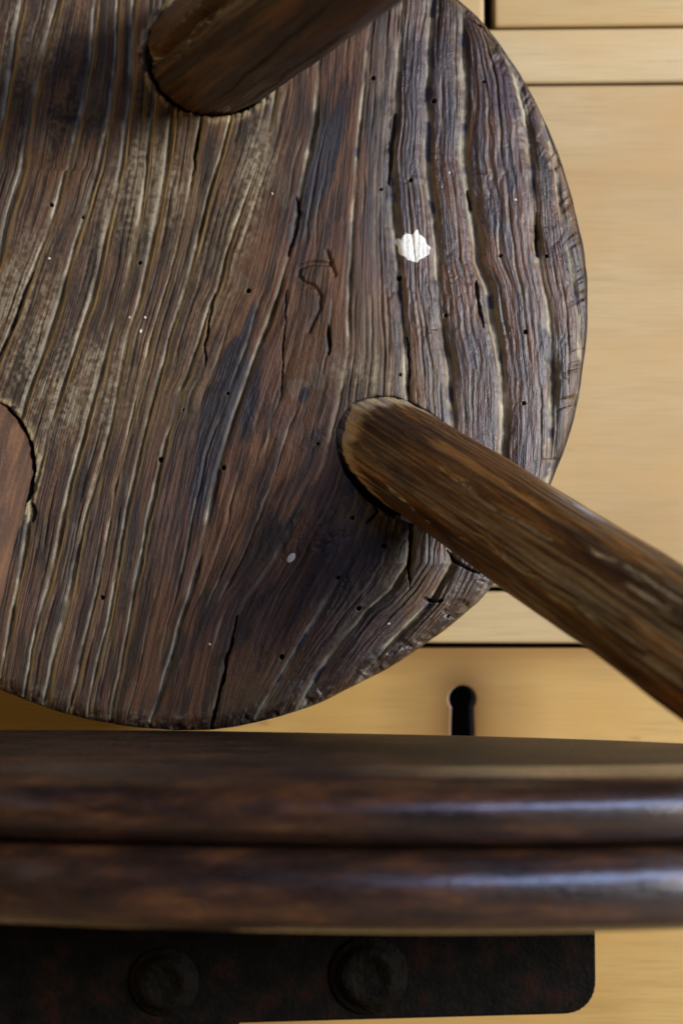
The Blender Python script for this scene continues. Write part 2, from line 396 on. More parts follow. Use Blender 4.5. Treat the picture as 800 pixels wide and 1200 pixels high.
for px, py, rr in ((193, 1150, .0088), (432, 1142, .0100)):
    c = at_depth(px, py, BD); S = 40
    prof = [(rr * 1.28, .0), (rr * 1.26, .0008), (rr * 1.2, .0012), (rr * .98, .0012), (rr * .95, .0026), (rr * .84, .0034), (rr * .62, .0036), (rr * .52, .0030), (rr * .2, .0028), (.0, .0028)]
    V = []
    for r_, h in prof:
        for j in range(S):
            t = 2 * math.pi * j / S; V.append((c[0] + r_ * math.cos(t), BD - .45 - h, c[2] + r_ * math.sin(t)))
    me = bpy.data.meshes.new('bolt'); fc = [tuple(q) for q in quads_of(len(prof), S, True).tolist()]
    me.from_pydata(V, [], fc); me.polygons.foreach_set('use_smooth', [True] * len(fc)); me.update(); link('bolt', me, mb, brk)
# column and foot that carry the table, below the picture
def lathe(name, prof, mat, parent, cx, cy, S=48):
    V = [(cx + r * math.cos(2 * math.pi * j / S), cy + r * math.sin(2 * math.pi * j / S), z) for r, z in prof for j in range(S)]
    fc = [tuple(q) for q in quads_of(len(prof), S, True).tolist()]
    me = bpy.data.meshes.new(name); me.from_pydata(V, [], fc); me.polygons.foreach_set('use_smooth', [True] * len(fc)); me.update()
    return link(name, me, mat, parent)
lathe('column', [(.0001, .03), (.022, .03), (.021, .10), (.017, .3), (.020, .5), (.030, TOP - .0785), (.030, TOP - .0432), (.0001, TOP - .0432)], mi_, table, -.06, .062)
lathe('foot', [(.0001, .0), (.15, .0), (.152, .008), (.13, .018), (.05, .03), (.03, .045), (.0001, .045)], mi_, table, -.06, .062)

# ================================================================== three legged stool standing on its rim
TILT = math.radians(3.0); R0 = .1545
rc = ray(215., 857.); P0 = np.array(CAM) + rc * (-CAM_H / rc[2])
nrm = np.array([0, -math.cos(TILT), math.sin(TILT)]); e1 = np.array([1., 0, 0]); e2 = np.array([0, math.sin(TILT), math.cos(TILT)])
CEN = P0 + e1 * -.0082 + e2 * (R0 + .0004)
stool = thing('milking_stool', 'old three legged round wooden stool tipped on its rim to show the weathered underside', 'stool', P0.tolist())
CL = CEN - P0                   # everything below is local to the stool's Empty
def px2seat(x, y):
    r = ray(x, y); t = ((CEN - np.array(CAM)) @ nrm) / (r @ nrm); P = np.array(CAM) + r * t[..., None] - CEN
    return P @ e1, P @ e2
def seat2px(a, b):
    P = CEN + a[:, None] * e1 + b[:, None] * e2; return project(P)
# outline of the seat: a hand cut, not quite round disc
OUT = np.array([(545, -1), (580, 38), (610, 82), (635, 130), (655, 180), (673, 240), (684, 290), (688, 330), (687, 380), (682, 430), (668, 500), (648, 555), (575, 690), (540, 722), (500, 752), (450, 785), (400, 810), (345, 834), (290, 850), (215, 857), (160, 853), (100, 843), (50, 829), (20, 818), (0, 809)], float)
oa, ob = px2seat(OUT[:, 0], OUT[:, 1]); o_t = np.arctan2(ob, oa); o_r = np.hypot(oa, ob)
od = np.argsort(o_t); o_t = o_t[od]; o_r = o_r[od]
tt = np.linspace(-np.pi, np.pi, 1441)
rt = np.interp(tt, np.r_[o_t[-1] - 2 * np.pi - .0, o_t[0] - .45, o_t, o_t[-1] + .45, o_t[0] + 2 * np.pi - .45], np.r_[o_r[-1], R0, o_r, R0, R0])
ker = np.hanning(61); ker /= ker.sum(); rt = np.convolve(np.r_[rt[-31:-1], rt, rt[1:31]], ker, 'valid')[:1441]
def out_r(t):
    return np.interp(t, tt, rt) + .0006 * (fbm(np.cos(t) * 9 + 20, np.sin(t) * 9 + 20, 5, 3) - .5)

# grain lines, followed down the board
def crv(s): return np.array(s, float).reshape(-1, 2)
G = [  # points, half width (px), depth (mm), openness towards the top/bottom
 (crv([-95,0,-140,200,-200,500,-260,860]), 4, .9),
 (crv([-50,0,-85,150,-130,330,-180,560,-220,860]), 4, .9),
 (crv([-12,0,-40,120,-75,270,-120,450,-160,640,-190,860]), 4, .9),
 (crv([25,0,12,75,2,140,-28,260,-70,430,-110,600,-140,860]), 4.5, 1.3),
 (crv([66,0,50,62,37,120,25,197,10,250,1,295,-30,400,-70,560,-105,860]), 4.5, 1.4),
 (crv([112,0,104,70,96,117,80,197,75,200,55,275,37,320,25,355,9,397,-20,480,-55,620,-80,860]), 3.6, 1.3),
 (crv([139,0,135,62,125,137,114,197,97,252,82,305,70,350,54,397,30,470,5,560,-15,650,-45,800,-60,860]), 3.5, 1.1),
 (crv([157,0,155,30,150,112,140,197,125,260,115,312,105,352,92,395,57,500,47,540,37,580,28,640,20,690,5,770,-10,860]), 3.8, 1.1),
 (crv([190,0,178,130,170,200,160,262,150,315,140,355,128,400,100,500,92,530,80,575,68,630,55,687,45,730,37,760,30,800,20,860]), 3.6, 1.2),
 (crv([212,0,204,110,192,200,182,255,170,317,160,360,149,395,129,500,117,550,102,600,92,640,83,685,72,730,62,767,54,805,42,860]), 4.0, 1.3),
 (crv([250,0,240,110,235,147,225,200,215,255,205,297,190,352,177,395,152,500,140,550,131,595,122,650,114,688,105,722,95,767,86,805,72,860]), 3.0, 1.1),
 (crv([286,0,276,110,270,140,260,180,245,222,237,255,226,299,210,362,197,400,172,500,160,550,148,600,140,650,133,690,125,730,115,772,107,810,96,860]), 3.0, 1.1),
 (crv([335,0,325,100,315,150,305,182,292,215,280,250,266,293,255,337,247,355,237,390,227,420,220,442,210,460,204,490,196,510,180,580,170,620,159,680,150,730,140,792,130,835,125,860]), 3.2, 1.1),
 (crv([376,0,372,100,370,145,360,187,350,230,339,295,327,340,312,385,300,412,285,455,270,499,260,532,252,570,242,615,232,660,222,700,210,735,200,772,187,815,177,842,172,860]), 4.2, 1.5),
 (crv([436,0,427,100,419,162,417,212,411,297,409,340,408,415,398,470,380,540,352,600,320,655,288,700,275,730,262,780,247,855,246,862]), 3.4, 1.3),
 (crv([451,0,448,100,441,212,439,300,442,415,438,500,430,590,410,650,392,685,370,725,345,765,320,805,300,842,290,862]), 3.4, .8),
 (crv([472,0,466,100,466,135,460,175,460,237,464,283,467,340,472,390,477,437,481,520,481,610,478,660,460,690,430,715,400,752,375,787,350,830,335,862]), 4.2, 1.6),
 (crv([507,0,500,100,502,137,501,200,505,237,510,288,511,340,517,390,526,428,530,485,534,580,528,660,500,710,455,755,425,790,395,862]), 4.2, 1.7),
 (crv([541,0,545,100,545,150,542,187,548,225,555,275,558,305,571,337,577,375,583,400,588,440,590,500,588,590,575,680,540,740,500,800,470,862]), 5.0, 1.9),
 (crv([560,0,590,50,609,101,619,150,625,200,627,262,632,312,640,350,645,390,647,450,644,540,632,640,600,740,560,862]), 4.6, 1.8),
 (crv([590,0,618,70,640,150,652,200,660,262,670,312,679,370,681,410,678,480,668,560,650,660,620,862]), 3.6, 1.3),
 (crv([625,0,660,100,685,200,700,300,712,400,712,500,700,600,660,862]), 4, 1.0),
 (crv([690,0,730,200,750,400,750,600,720,862]), 4, 1.0),
]
HOLES = [(97,254),(164,308),(291,341),(267,461),(437,91),(446,221),(481,211),(468,325),(522,369),(615,389),(469,439),(613,473),(188,538),(396,677),(420,713),(525,722),(413,607),(262,548),(586, 300), (508, 118), (566, 96), (640, 300), (450, 640), (372, 520), (120, 700), (215, 480), (60, 240), (330, 770)]
LEGS = [  # base centre (px), point further out (px), depth there, radius at the base, radius there, length factor
 ((474, 535), (800, 749), .405, .0175, .0180, 1.25),
 ((250, 66), (425, -66), .385, .0222, .0186, 1.5),
 ((-28, 546), (-114, 826), .385, .0200, .0180, 1.3)]
def leg_axis(k):
    bpx, fpx, d, r0, r1, lf = LEGS[k]
    a, b = px2seat(np.array([bpx[0]], float), np.array([bpx[1]], float))
    B = CL + a[0] * e1 + b[0] * e2; T = at_depth(fpx[0], fpx[1], d) - P0
    return B, T
def seg_dist(x, y, pts):
    d = np.full(x.shape, 1e9)
    for (x0, y0), (x1, y1) in zip(pts[:-1], pts[1:]):
        vx, vy = x1 - x0, y1 - y0; t = np.clip(((x - x0) * vx + (y - y0) * vy) / (vx * vx + vy * vy), 0, 1)
        d = np.minimum(d, np.hypot(x - x0 - t * vx, y - y0 - t * vy))
    return d
CARVE = [[(386, 309), (366, 308), (352, 313), (349, 323), (356, 331), (368, 336), (375, 346), (374, 362), (367, 376), (362, 388)], [(383, 295), (392, 322)]]
CRACKS = [([(40, 318), (30, 340), (16, 380), (-8, 430)], 1.7, 3.0), ([(279, 722), (270, 756), (258, 806), (247, 850), (245, 870)], 2.2, 7.0), ([(476, 395), (479, 425), (480, 470)], 1.3, 4.0), ([(482, 600), (480, 640), (478, 690)], 1.3, 3.5),
          ([(252, 343), (245, 372), (241, 405), (240, 430)], 1.5, 2.5), ([(336, 340), (333, 400), (330, 470)], 1.0, 1.6), ([(463, 130), (459, 172), (457, 215)], 3.0, 3.5), ([(558, 330), (562, 365), (566, 384)], 2.2, 2.4), ([(627, 262), (630, 300)], 2.2, 2.6),
          ([(548, 18), (566, 30), (590, 56), (602, 74)], 1.2, 2.2), ([(548, 222), (552, 245)], 2.4, 3.0), ([(384, 380), (386, 398), (385, 416)], 3.0, 2.0), ([(524, 645), (535, 660), (550, 668), (560, 672)], 1.8, 1.8), ([(497, 700), (506, 706), (518, 705)], 2.4, 2.0), ([(437, 588), (444, 600), (428, 614)], 1.6, 1.6),
          ([(236, 140), (230, 175), (226, 205)], 1.6, 2.0), ([(39, 590), (40, 600), (37, 612)], 4.0, 2.5), ([(348, 230), (352, 250), (345, 275), (338, 300)], 2.0, 2.0)]
def surface(px, py):
    """relief (mm) and colours of the weathered underside at photo position px, py"""
    n = px.size
    rs_ = sst(300, 430, px)
    jx = px + 5.0 * (fbm(px / 60, py / 80, 11) - .5) + (.7 + 1.3 * rs_) * (fbm(px / 14, py / 48, 12, 3) - .5)
    X = np.stack([np.interp(py, c[:, 1], c[:, 0], left=np.nan, right=np.nan) for c, _, _ in G])
    # beyond the traced ends keep each line's last direction
    for k, (c, _, _) in enumerate(G):
        lo = py < c[0, 1]; s0 = (c[1, 0] - c[0, 0]) / (c[1, 1] - c[0, 1]); X[k, lo] = c[0, 0] + (py[lo] - c[0, 1]) * s0
        hi = py > c[-1, 1]; s1 = (c[-1, 0] - c[-2, 0]) / (c[-1, 1] - c[-2, 1]); X[k, hi] = c[-1, 0] + (py[hi] - c[-1, 1]) * s1
    X = np.maximum.accumulate(X + np.arange(len(G))[:, None] * 1e-3, 0)
    u = np.zeros(n); cnt = np.zeros(n, int)
    for k in range(len(G)): cnt += (jx > X[k])
    lo = np.clip(cnt - 1, 0, len(G) - 2); ar = np.arange(n)
    x0 = X[lo, ar]; x1 = X[lo + 1, ar]; gap = np.maximum(x1 - x0, 2.)
    f = (jx - x0) / gap; u = lo + f; fc = np.clip(f, 0, 1)
    W = u * 38.0                                            # across the grain, about pixels
    right = sst(13.2, 16.5, u); left = 1 - sst(11.5, 13.5, u)
    knotty = np.exp(-(((px - 390) / 90) ** 2 + ((py - 610) / 95) ** 2))       # curly grain beside the leg
    h = np.zeros(n)
    # bands stand proud between the grooves
    h += (.10 + .45 * right) * (1 - (2 * fc - 1) ** 4) * np.clip(gap / 36, .3, 1.2)
    h += 1.3 * (fbm(px / 120, py / 150, 21, 3) - .5)
    # fibres: long fine ripples, breaking up towards the right
    r1 = fbm(W / 5.5, py / 95, 31, 3) - .5
    r2 = fbm(W / 4.2 + 2.0 * (fbm(px / 22, py / 22, 33, 2) - .5), py / 62, 32, 3) - .5
    brk_ = sst(.40, .62, fbm(W / 42, py / 70, 34, 3))
    r3 = np.abs(fbm(W / 13 + (fbm(px / 18, py / 24, 35, 3) - .5) * 2.4, py / 85 + W / 90, 36, 3) - .5)
    h += r1 * (.26 + .28 * right) + r2 * (.12 + .30 * right + .50 * knotty) * (.4 + .8 * brk_)
    h -= np.exp(-(r3 / .035) ** 2) * (.08 + .16 * right + .22 * knotty) * brk_
    h += .10 * (fbm(px / 3.2, py / 4.5, 37, 2) - .5)
    stri = np.sin(2 * np.pi * (W / 4.9 + 1.6 * fbm(px / 40, py / 60, 38, 3)))
    smk = sst(.38, .6, fbm(W / 30, py / 80, 39, 3))
    h += (.035 + .060 * right) * stri * (.35 + .65 * smk)
    # grooves
    gro = np.zeros(n); warm_lit = np.zeros(n)
    for k, (c, w, dep) in enumerate(G):
        if k in (0, 1): pass
        d = jx - X[k] + (.5 + 1.3 * right) * (fbm(py / 7 + k * 31, px * 0 + k, 41, 2) - .5)
        mod = .12 + 1.65 * sst(.15, .85, fbm(py / 55 + k * 13.1, px * 0 + k * 3.3, 42, 4))
        wm = w * (.72 + .28 * right) * (.55 + .95 * fbm(py / 38 + k * 7.7, px * 0 + k * 5.1, 43, 3))
        if k in (13, 14, 15):      # these fade out in the curly grain
            mod = mod * (1 - .75 * sst(.25, .7, knotty))
        if k in (15,): mod = mod * (.25 + .75 * sst(600, 680, py))
        if k == 14: mod = mod * (.5 + .5 * (1 - sst(430, 520, py)))
        g_ = np.exp(-(np.abs(d) / wm) ** 2.4); h -= dep * mod * g_ * (1 - .35 * right)
        if k > 14: h -= .32 * dep * mod * np.exp(-(np.abs(d + 1.0) / (wm * 2.6)) ** 2)
        gro = np.maximum(gro, g_ * np.clip(mod * 1.25, 0, 1)); warm_lit = np.maximum(warm_lit, np.exp(-(np.abs(d - wm * 1.5) / (wm * 1.1)) ** 2) * np.clip(mod * 1.2, 0, 1))
    # hairline secondary grooves inside the bands
    hair = np.zeros(n)
    for j, f0 in enumerate((.22, .40, .58, .77)):
        on = sst(.50, .66, fbm(np.floor(u) * 3.7 + j * 11 + py / 240, py / 130, 45 + j, 3)) * (gap > 14)
        d = (f - f0 - .10 * (fbm(py / 60, np.floor(u) + j, 46, 3) - .5)) * gap
        g_ = np.exp(-(np.abs(d) / (1.0 + .9 * fbm(py / 20, u, 47, 2))) ** 2) * on
        h -= .55 * g_; hair = np.maximum(hair, g_)
    # carved mark, cracks
    cut = np.zeros(n)
    for c in CARVE:
        d = seg_dist(px + 2 * (fbm(px / 9, py / 9, 51, 2) - .5), py, c); k_ = np.exp(-(d / 2.6) ** 2.5); h -= 1.0 * k_; cut = np.maximum(cut, k_ * .7)
    crk = np.zeros(n)
    for c, w, dep in CRACKS:
        ys = [p[1] for p in c]; sy = np.clip((py - min(ys)) / (max(ys) - min(ys)), 0, 1)
        tp_ = (.25 + .9 * np.sqrt(np.clip(np.sin(np.pi * (sy if max(ys) < 850 else sy * .55)), 0, 1))) * (.6 + .8 * fbm(py / 9 + w * 9, px * 0 + w, 53, 2))
        d = seg_dist(px + 5 * (fbm(px / 12, py / 14, 52, 3) - .5), py, c); k_ = np.exp(-(d / (w * tp_ * .68)) ** 3); h -= dep * k_; crk = np.maximum(crk, k_)
    # flaked patches
    fl_ = np.zeros(n)
    for (x, y, rx, ry, dep) in ((351, 455, 14, 15, .9), (352, 250, 12, 28, .7), (284, 330, 10, 14, .5), (268, 425, 16, 24, .5), (295, 475, 6, 40, .8), (372, 440, 9, 22, .6), (565, 360, 8, 20, 1.2), (226, 245, 5, 14, .8), (498, 345, 6, 24, .8), (330, 210, 9, 36, .5), (110, 115, 22, 26, .35), (45, 150, 18, 30, .3), (470, 690, 16, 12, .6), (540, 690, 22, 14, .5)):
        q = np.hypot((px - x + (y - py) * .18) / rx, (py - y) / ry) + .8 * (fbm(px / 11, py / 16, 61, 3) - .5); k_ = 1 - sst(.75, .95, q + .5 * (fbm(px / 4, py / 8, 62, 2) - .5)); h -= .12 * dep * k_; fl_ = np.maximum(fl_, k_)
    # worm holes
    wh = np.zeros(n); wr = np.zeros(n)
    for j, (x, y) in enumerate(HOLES):
        d = np.hypot(px - x, py - y); r_ = 1.5 + 1.1 * ((j * 7) % 5) / 4
        h -= 5.5 * (1 - sst(r_ * .72, r_ * 1.12, d)); wh = np.maximum(wh, 1 - sst(r_ * .9, r_ * 1.3, d)); wr = np.maximum(wr, (1 - sst(r_ * 1.2, r_ * 2.0, d)))
    # dirt packed beside the curly grain and along the split below the leg
    # ---- colours
    big = fbm(px / 85, py / 120, 71, 4); med = fbm(W / 16, py / 70, 72, 4); fin = fbm(W / 4.5, py / 60, 73, 3); spk = fbm(px / 4.0, py / 4.6, 74, 3)
    col = np.tile(np.array([[.160, .068, .030]]), (n, 1))
    col = mix(col, (.040, .021, .013), sst(.42, .70, med))
    col = mix(col, (.210, .085, .032), sst(.46, .70, fbm(W / 20, py / 110, 75, 3)) * (.30 + .50 * right))
    col = mix(col, (.070, .038, .046), sst(.46, .66, fbm(px / 50, py / 90, 76, 3)) * (.35 + .35 * right))      # purplish old stain
    col = mix(col, (.026, .013, .009), sst(.48, .66, fin) * .75)
    # grey dust lying on the left part and round the legs
    lump = lambda x, y, rx, ry: np.exp(-(((px - x + (py - y) * .22) / rx) ** 2 + ((py - y) / ry) ** 2))
    dust = .12 * left * (.2 + big) + 1.15 * lump(168, 222, 46, 60) + 1.0 * lump(300, 205, 20, 70) + .75 * lump(20, 360, 60, 90) + .95 * lump(95, 455, 60, 60) + 1.1 * lump(440, 436, 46, 30) + .75 * lump(462, 605, 30, 22) + .45 * lump(40, 40, 60, 70) + .3 * lump(440, 690, 70, 60) + .35 * lump(520, 470, 60, 40) + .3 * lump(250, 330, 40, 120)
    dust = dust * (.30 + 1.2 * sst(.30, .70, spk)) * (.55 + .9 * sst(.35, .65, 1 - fin))
    col = mix(col, (.38, .30, .20), dust * .72)
    ochre = .7 * lump(175, 120, 22, 45) + .6 * lump(60, 150, 50, 60) * sst(.45, .62, spk) + .9 * lump(412, 602, 24, 26) + .5 * lump(300, 800, 40, 30) + .45 * lump(200, 455, 40, 40)
    col = mix(col, (.20, .125, .045), ochre * (.3 + .9 * sst(.35, .65, spk)))
    red = lump(215, 825, 40, 22) + .7 * lump(320, 240, 18, 80) + .8 * lump(360, 420, 40, 60) + .8 * lump(460, 360, 60, 70) + .6 * lump(590, 450, 50, 60) + .7 * lump(545, 700, 40, 25) + .5 * lump(225, 610, 18, 60)
    col = mix(col, (.185, .078, .028), red * sst(.35, .65, med) * .75)
    # blue-black ink-like stain along the middle
    ink = 1.1 * lump(383, 180, 17, 75) + 1.1 * lump(349, 250, 12, 45) + 1.15 * lump(262, 460, 26, 62) + .9 * lump(296, 470, 9, 60) + .8 * lump(240, 560, 20, 80) + .5 * lump(440, 120, 16, 80) + .5 * lump(300, 360, 18, 50) + .4 * lump(110, 330, 30, 40)+ .8 * lump(385, 398, 6, 18) + .9 * lump(357, 462, 8, 14)
    inkm = sst(.36, .58, ink * (.35 + .95 * fbm(W / 9 + px / 40, py / 34, 77, 4)))
    col = mix(col, (.017, .013, .021), inkm * .92)
    # pale dirt in the grooves
    gd = gro * (.55 + .6 * sst(.3, .6, fbm(px / 9, py / 24, 78, 3))) * (1 - .45 * inkm)
    col = mix(col, (.010, .007, .006), (.22 + .2 * right) * (.5 - .5 * stri) * smk)
    col = mix(col, (.46, .39, .27), gd * .82)
    col = mix(col, (.30, .24, .15), hair * .55 * sst(.4, .6, fbm(px / 12, py / 30, 80, 2)))
    blu = gro * (.12 + .88 * sst(11.5, 14, u)) * sst(.60, .72, fbm(px / 16, py / 22, 79, 2)); col = mix(col, (.045, .045, .085), blu * .85)
    col = mix(col, (.33, .20, .06), warm_lit * (1 - gro * .6) * left * .8)  # warm light on the grooves' right walls, painted into the colour
    col = mix(col, (.20, .17, .13), cut * .2); col = mix(col, (.21, .17, .12), fl_ * (1 - inkm) * .25)
    col = mix(col, (.030, .022, .018), crk * .8)
    col = mix(col, (.27, .19, .10), (wr - wh).clip(0, 1) * .6); col = mix(col, (.03, .02, .015), wh)  # pale hole rims; the shade inside the worm holes is painted dark
    #sp2 = sst(.80, .84, vn(px / 4.5, py / 4.5, 91)) * sst(.55, .7, vn(px / 26, py / 26, 92)); col = mix(col, (.5, .45, .36), sp2 * .7)
    col = col * (.50 + .24 * gd)[:, None]
    rough = .54 - .19 * right - .03 * inkm + .2 * dust.clip(0, 1) + .22 * gd
    return h, col, rough.clip(.28, .9), W

# --- seat mesh: square grid wrapped to the disc, finely displaced
NG = 860
uu = np.linspace(-1, 1, NG); U, Vv = np.meshgrid(uu, uu, indexing='ij'); U = U.ravel(); Vv = Vv.ravel()
da = U * np.sqrt(1 - Vv ** 2 / 2); db = Vv * np.sqrt(1 - U ** 2 / 2)
rho = np.hypot(da, db); the = np.arctan2(db, da); Rr = out_r(the)
sa = da * Rr; sb = db * Rr
px, py = seat2px(sa, sb)
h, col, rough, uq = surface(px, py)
# worn rounded arris
edge = (1 - rho) * Rr * 1000.0                              # mm from the outline
er = 5.0 + 2.5 * (fbm(np.cos(the) * 6, np.sin(the) * 6, 8, 3) - .5)
q = np.clip(1 - edge / er, 0, 1)
h = h * (1 - .65 * q) - er * .85 * (1 - np.sqrt(1 - np.minimum(q, .995) ** 2)) - .4 * q
chip = sst(.50, .62, fbm(np.cos(the) * 26, np.sin(the) * 26 + edge / 9, 81, 3)) * np.exp(-(edge / 4.5) ** 2)
h -= 1.3 * chip
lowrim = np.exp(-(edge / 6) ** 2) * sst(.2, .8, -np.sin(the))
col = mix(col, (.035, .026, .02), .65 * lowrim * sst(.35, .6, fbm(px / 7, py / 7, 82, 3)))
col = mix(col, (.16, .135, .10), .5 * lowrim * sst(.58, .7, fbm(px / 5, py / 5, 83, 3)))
# sockets the legs are wedged into
for k in range(3):
    B, T = leg_axis(k); D = (T - B); D /= np.linalg.norm(D); cosn = D @ nrm
    lat = D - cosn * nrm; l1 = np.array([lat @ e1, lat @ e2]); l1 /= np.linalg.norm(l1); l2 = np.array([-l1[1], l1[0]])
    bc = np.array([(B - CL) @ e1, (B - CL) @ e2]); r0 = LEGS[k][3]
    off = [np.array([-.0009, -.0009]), np.array([-.0008, .0002]), np.array([.0006, .0004])][k]
    x_ = (sa - bc[0] - off[0]); y_ = (sb - bc[1] - off[1])
    p1 = (x_ * l1[0] + y_ * l1[1]) / (r0 / cosn + (.0004, .0002, .0002)[k] + .0012 * (k == 0)); p2 = (x_ * l2[0] + y_ * l2[1]) / (r0 + (.0014, .0004, .0003)[k])
    wob = .05 * (fbm(px / 9, py / 9, 95 + k, 3) - .5)
    q_ = np.hypot(p1, p2) + wob
    ins = 1 - sst(.985, 1.03, q_)
    h = h * (1 - ins) - 9.0 * ins
    ringd = np.exp(-((q_ - 1.06) / .07) ** 2)
    h += (.5 + .9 * (k > 0)) * ringd * (fbm(px / 8, py / 8, 99, 3) - .3)
    if k: col = mix(col, (.30, .22, .11), ringd * .8 * sst(.35, .6, fbm(px / 8, py / 8, 98, 3)))
    else: col = mix(col, (.03, .022, .016), np.exp(-((q_ - 1.0) / .05) ** 2) * .6)
hm = h / 1000
front = CL[None] + sa[:, None] * e1 + sb[:, None] * e2 + hm[:, None] * nrm
Q = quads_of(NG, NG)
# side and back
idx = np.arange(NG * NG).reshape(NG, NG)
loop = np.r_[idx[:-1, 0], idx[-1, :-1], idx[1:, -1][::-1], idx[0, 1:][::-1]]
nl = len(loop); TH = .038
lt = the[loop]; lr = Rr[loop]
rings = []; rcol = []
for dz, dr in ((.006, .0010), (.010, .0014), (.017, .0016), (.026, .0012), (.033, -.0006), (.0365, -.003), (.038, -.007)):
    rr = lr + dr + .0007 * (fbm(lt * 14, lt * 0 + dz * 300, 97, 3) - .5) - (.0012 * sst(.3, .9, -np.sin(lt)))
    rings.append(CL[None] + (rr * np.cos(lt))[:, None] * e1 + (rr * np.sin(lt))[:, None] * e2 - (dz) * nrm[None])
    rcol.append(mix(np.tile([[.075, .045, .032]], (nl, 1)), (.03, .02, .018), sst(.4, .65, fbm(lt * 30, lt * 0 + dz * 400, 96, 3))))
V = np.concatenate([front] + rings); base = NG * NG
col = np.concatenate([col] + rcol); rough = np.r_[rough, np.full(nl * len(rings), .42)]
SQ = []; prev = loop
for k in range(len(rings)):
    cur = base + k * nl + np.arange(nl)
    SQ.append(np.stack([prev, np.roll(prev, -1), np.roll(cur, -1), cur], -1)); prev = cur
# back disc as two more rings shrinking to a point
for s_ in (.6, .02):
    ring = CL[None] + ((V[prev] - CL - (-TH) * nrm) * s_) + (-TH) * nrm
    st = len(V); V = np.r_[V, ring]; col = np.r_[col, np.tile([[.06, .036, .025]], (nl, 1))]; rough = np.r_[rough, np.full(nl, .45)]
    cur = st + np.arange(nl); SQ.append(np.stack([prev, np.roll(prev, -1), np.roll(cur, -1), cur], -1)); prev = cur
Qa = np.concatenate([Q] + SQ)
gr_ = np.zeros((len(V), 3)); gr_[:NG * NG, 0] = uq; gr_[:NG * NG, 1] = py; gr_[:NG * NG, 2] = np.clip(sst(13, 16, uq / 38) + np.exp(-(((px - 390) / 90) ** 2 + ((py - 610) / 95) ** 2)), 0, 1); gr_[NG * NG:, 0] = np.tile(py[loop], len(V[NG * NG:]) // nl); gr_[NG * NG:, 1] = 5
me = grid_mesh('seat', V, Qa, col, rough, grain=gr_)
bm = bmesh.new(); bm.from_mesh(me)
f0 = bm.faces; f0.ensure_lookup_table()
fn_ = f0[(NG // 2) * (NG - 1) + NG // 2].normal
if fn_.dot(Vector(nrm)) < 0:
    bm.free(); me.flip_normals()
else: bm.free()
seat = link('seat', me, M_SEAT, stool)

# --- paint on the seat: thin dried drops lying on the grain
mp_, ntp, pp = plain('dried_white_paint', (.80, .78, .70), .38)
pn = noise(ntp, mapping(ntp, (700, 700, 700)), 1, 4); bump(ntp, pp, pn, .35, .0006)
ntp.links.new(ramp(ntp, pn, [(.3, (.50, .48, .41)), (.55, (.66, .64, .57))]), pp.inputs['Base Color'])
def blob(name, cx, cy, rfun, thick, mat, na=96, nr=22):
    t = np.linspace(0, 2 * np.pi, na, endpoint=False); rad = np.r_[np.linspace(.02, .9, nr - 4), .95, .985, 1.0, 1.02]
    rr = rad[:, None] * rfun(t)[None]; x = (cx + rr * np.cos(t)).ravel(); y = (cy + rr * np.sin(t)).ravel()
    hh, _, _, _ = surface(x, y); hh = hh.reshape(len(rad), na)
    core = hh.mean(); hh = core + (hh - core) * .8 + (hh.max() - hh.mean()) * .12
    lift = thick * np.sqrt(np.clip(1 - rad ** 8, 0, 1))[:, None]; lift[-1] = -.9; lift[-2] = thick * .1
    a, b = px2seat(x, y); hz = (hh + lift).ravel() / 1000
    V = CL[None] + a[:, None] * e1 + b[:, None] * e2 + hz[:, None] * nrm
    Q = quads_of(len(rad), na, True)
    V = np.r_[V, V[:na].mean(0)[None]]; c = len(V) - 1
    me = bpy.data.meshes.new(name); fc = [tuple(q) for q in Q.tolist()] + [(c, j, (j + 1) % na) for j in range(na)]
    me.from_pydata(V.tolist(), [], fc); me.polygons.foreach_set('use_smooth', [True] * len(fc)); me.update()
    o = link(name, me, mat, seat); return o
def splash(t):
    r = 16.5 + 1.2 * np.sin(2 * t + 1) + .8 * np.sin(5 * t)
    for a, l, w in ((-1.36, 6.5, .15), (-.62, 1.0, .12), (.02, 2.4, .14), (.42, 1.6, .12), (.78, 1.4, .1), (1.32, 2.0, .16), (2.0, 1.6, .14), (-2.0, .8, .2), (-2.85, 5.5, .13)):
        d = (t - a + np.pi) % (2 * np.pi) - np.pi; r = r + l * np.exp(-(d / w) ** 2)
    return r
s1 = blob('paint_splash', 484, 290, splash, .10, mp_); s1['label'] = 'white paint splash with a scalloped edge'
mp2 = plain('cream_paint', (.50, .44, .33), .6)[0]
blob('paint_drop', 341, 654, lambda t: 4.6 / np.sqrt((np.cos(t + .9) / 1.45) ** 2 + (np.sin(t + .9) / .85) ** 2), .35, mp2, 40, 10)
for (x, y, r_) in ((264, 547, 1.8), (466, 282, 3.4), (319, 132 + 95, 1.3), (170, 372, 1.5), (165, 388, 1.9), (455, 731, 1.6), (603, 235, 1.5), (526, 203, 1.2), (58, 303, 1.6), (246, 755, 1.4), (152, 372, 1.1)):
    blob('paint_fleck', x, y, lambda t, r_=r_: r_ * (1 + .2 * np.sin(2 * t + r_ * 9)), .25, mp2 if r_ != 3.4 else mp_, 20, 6)

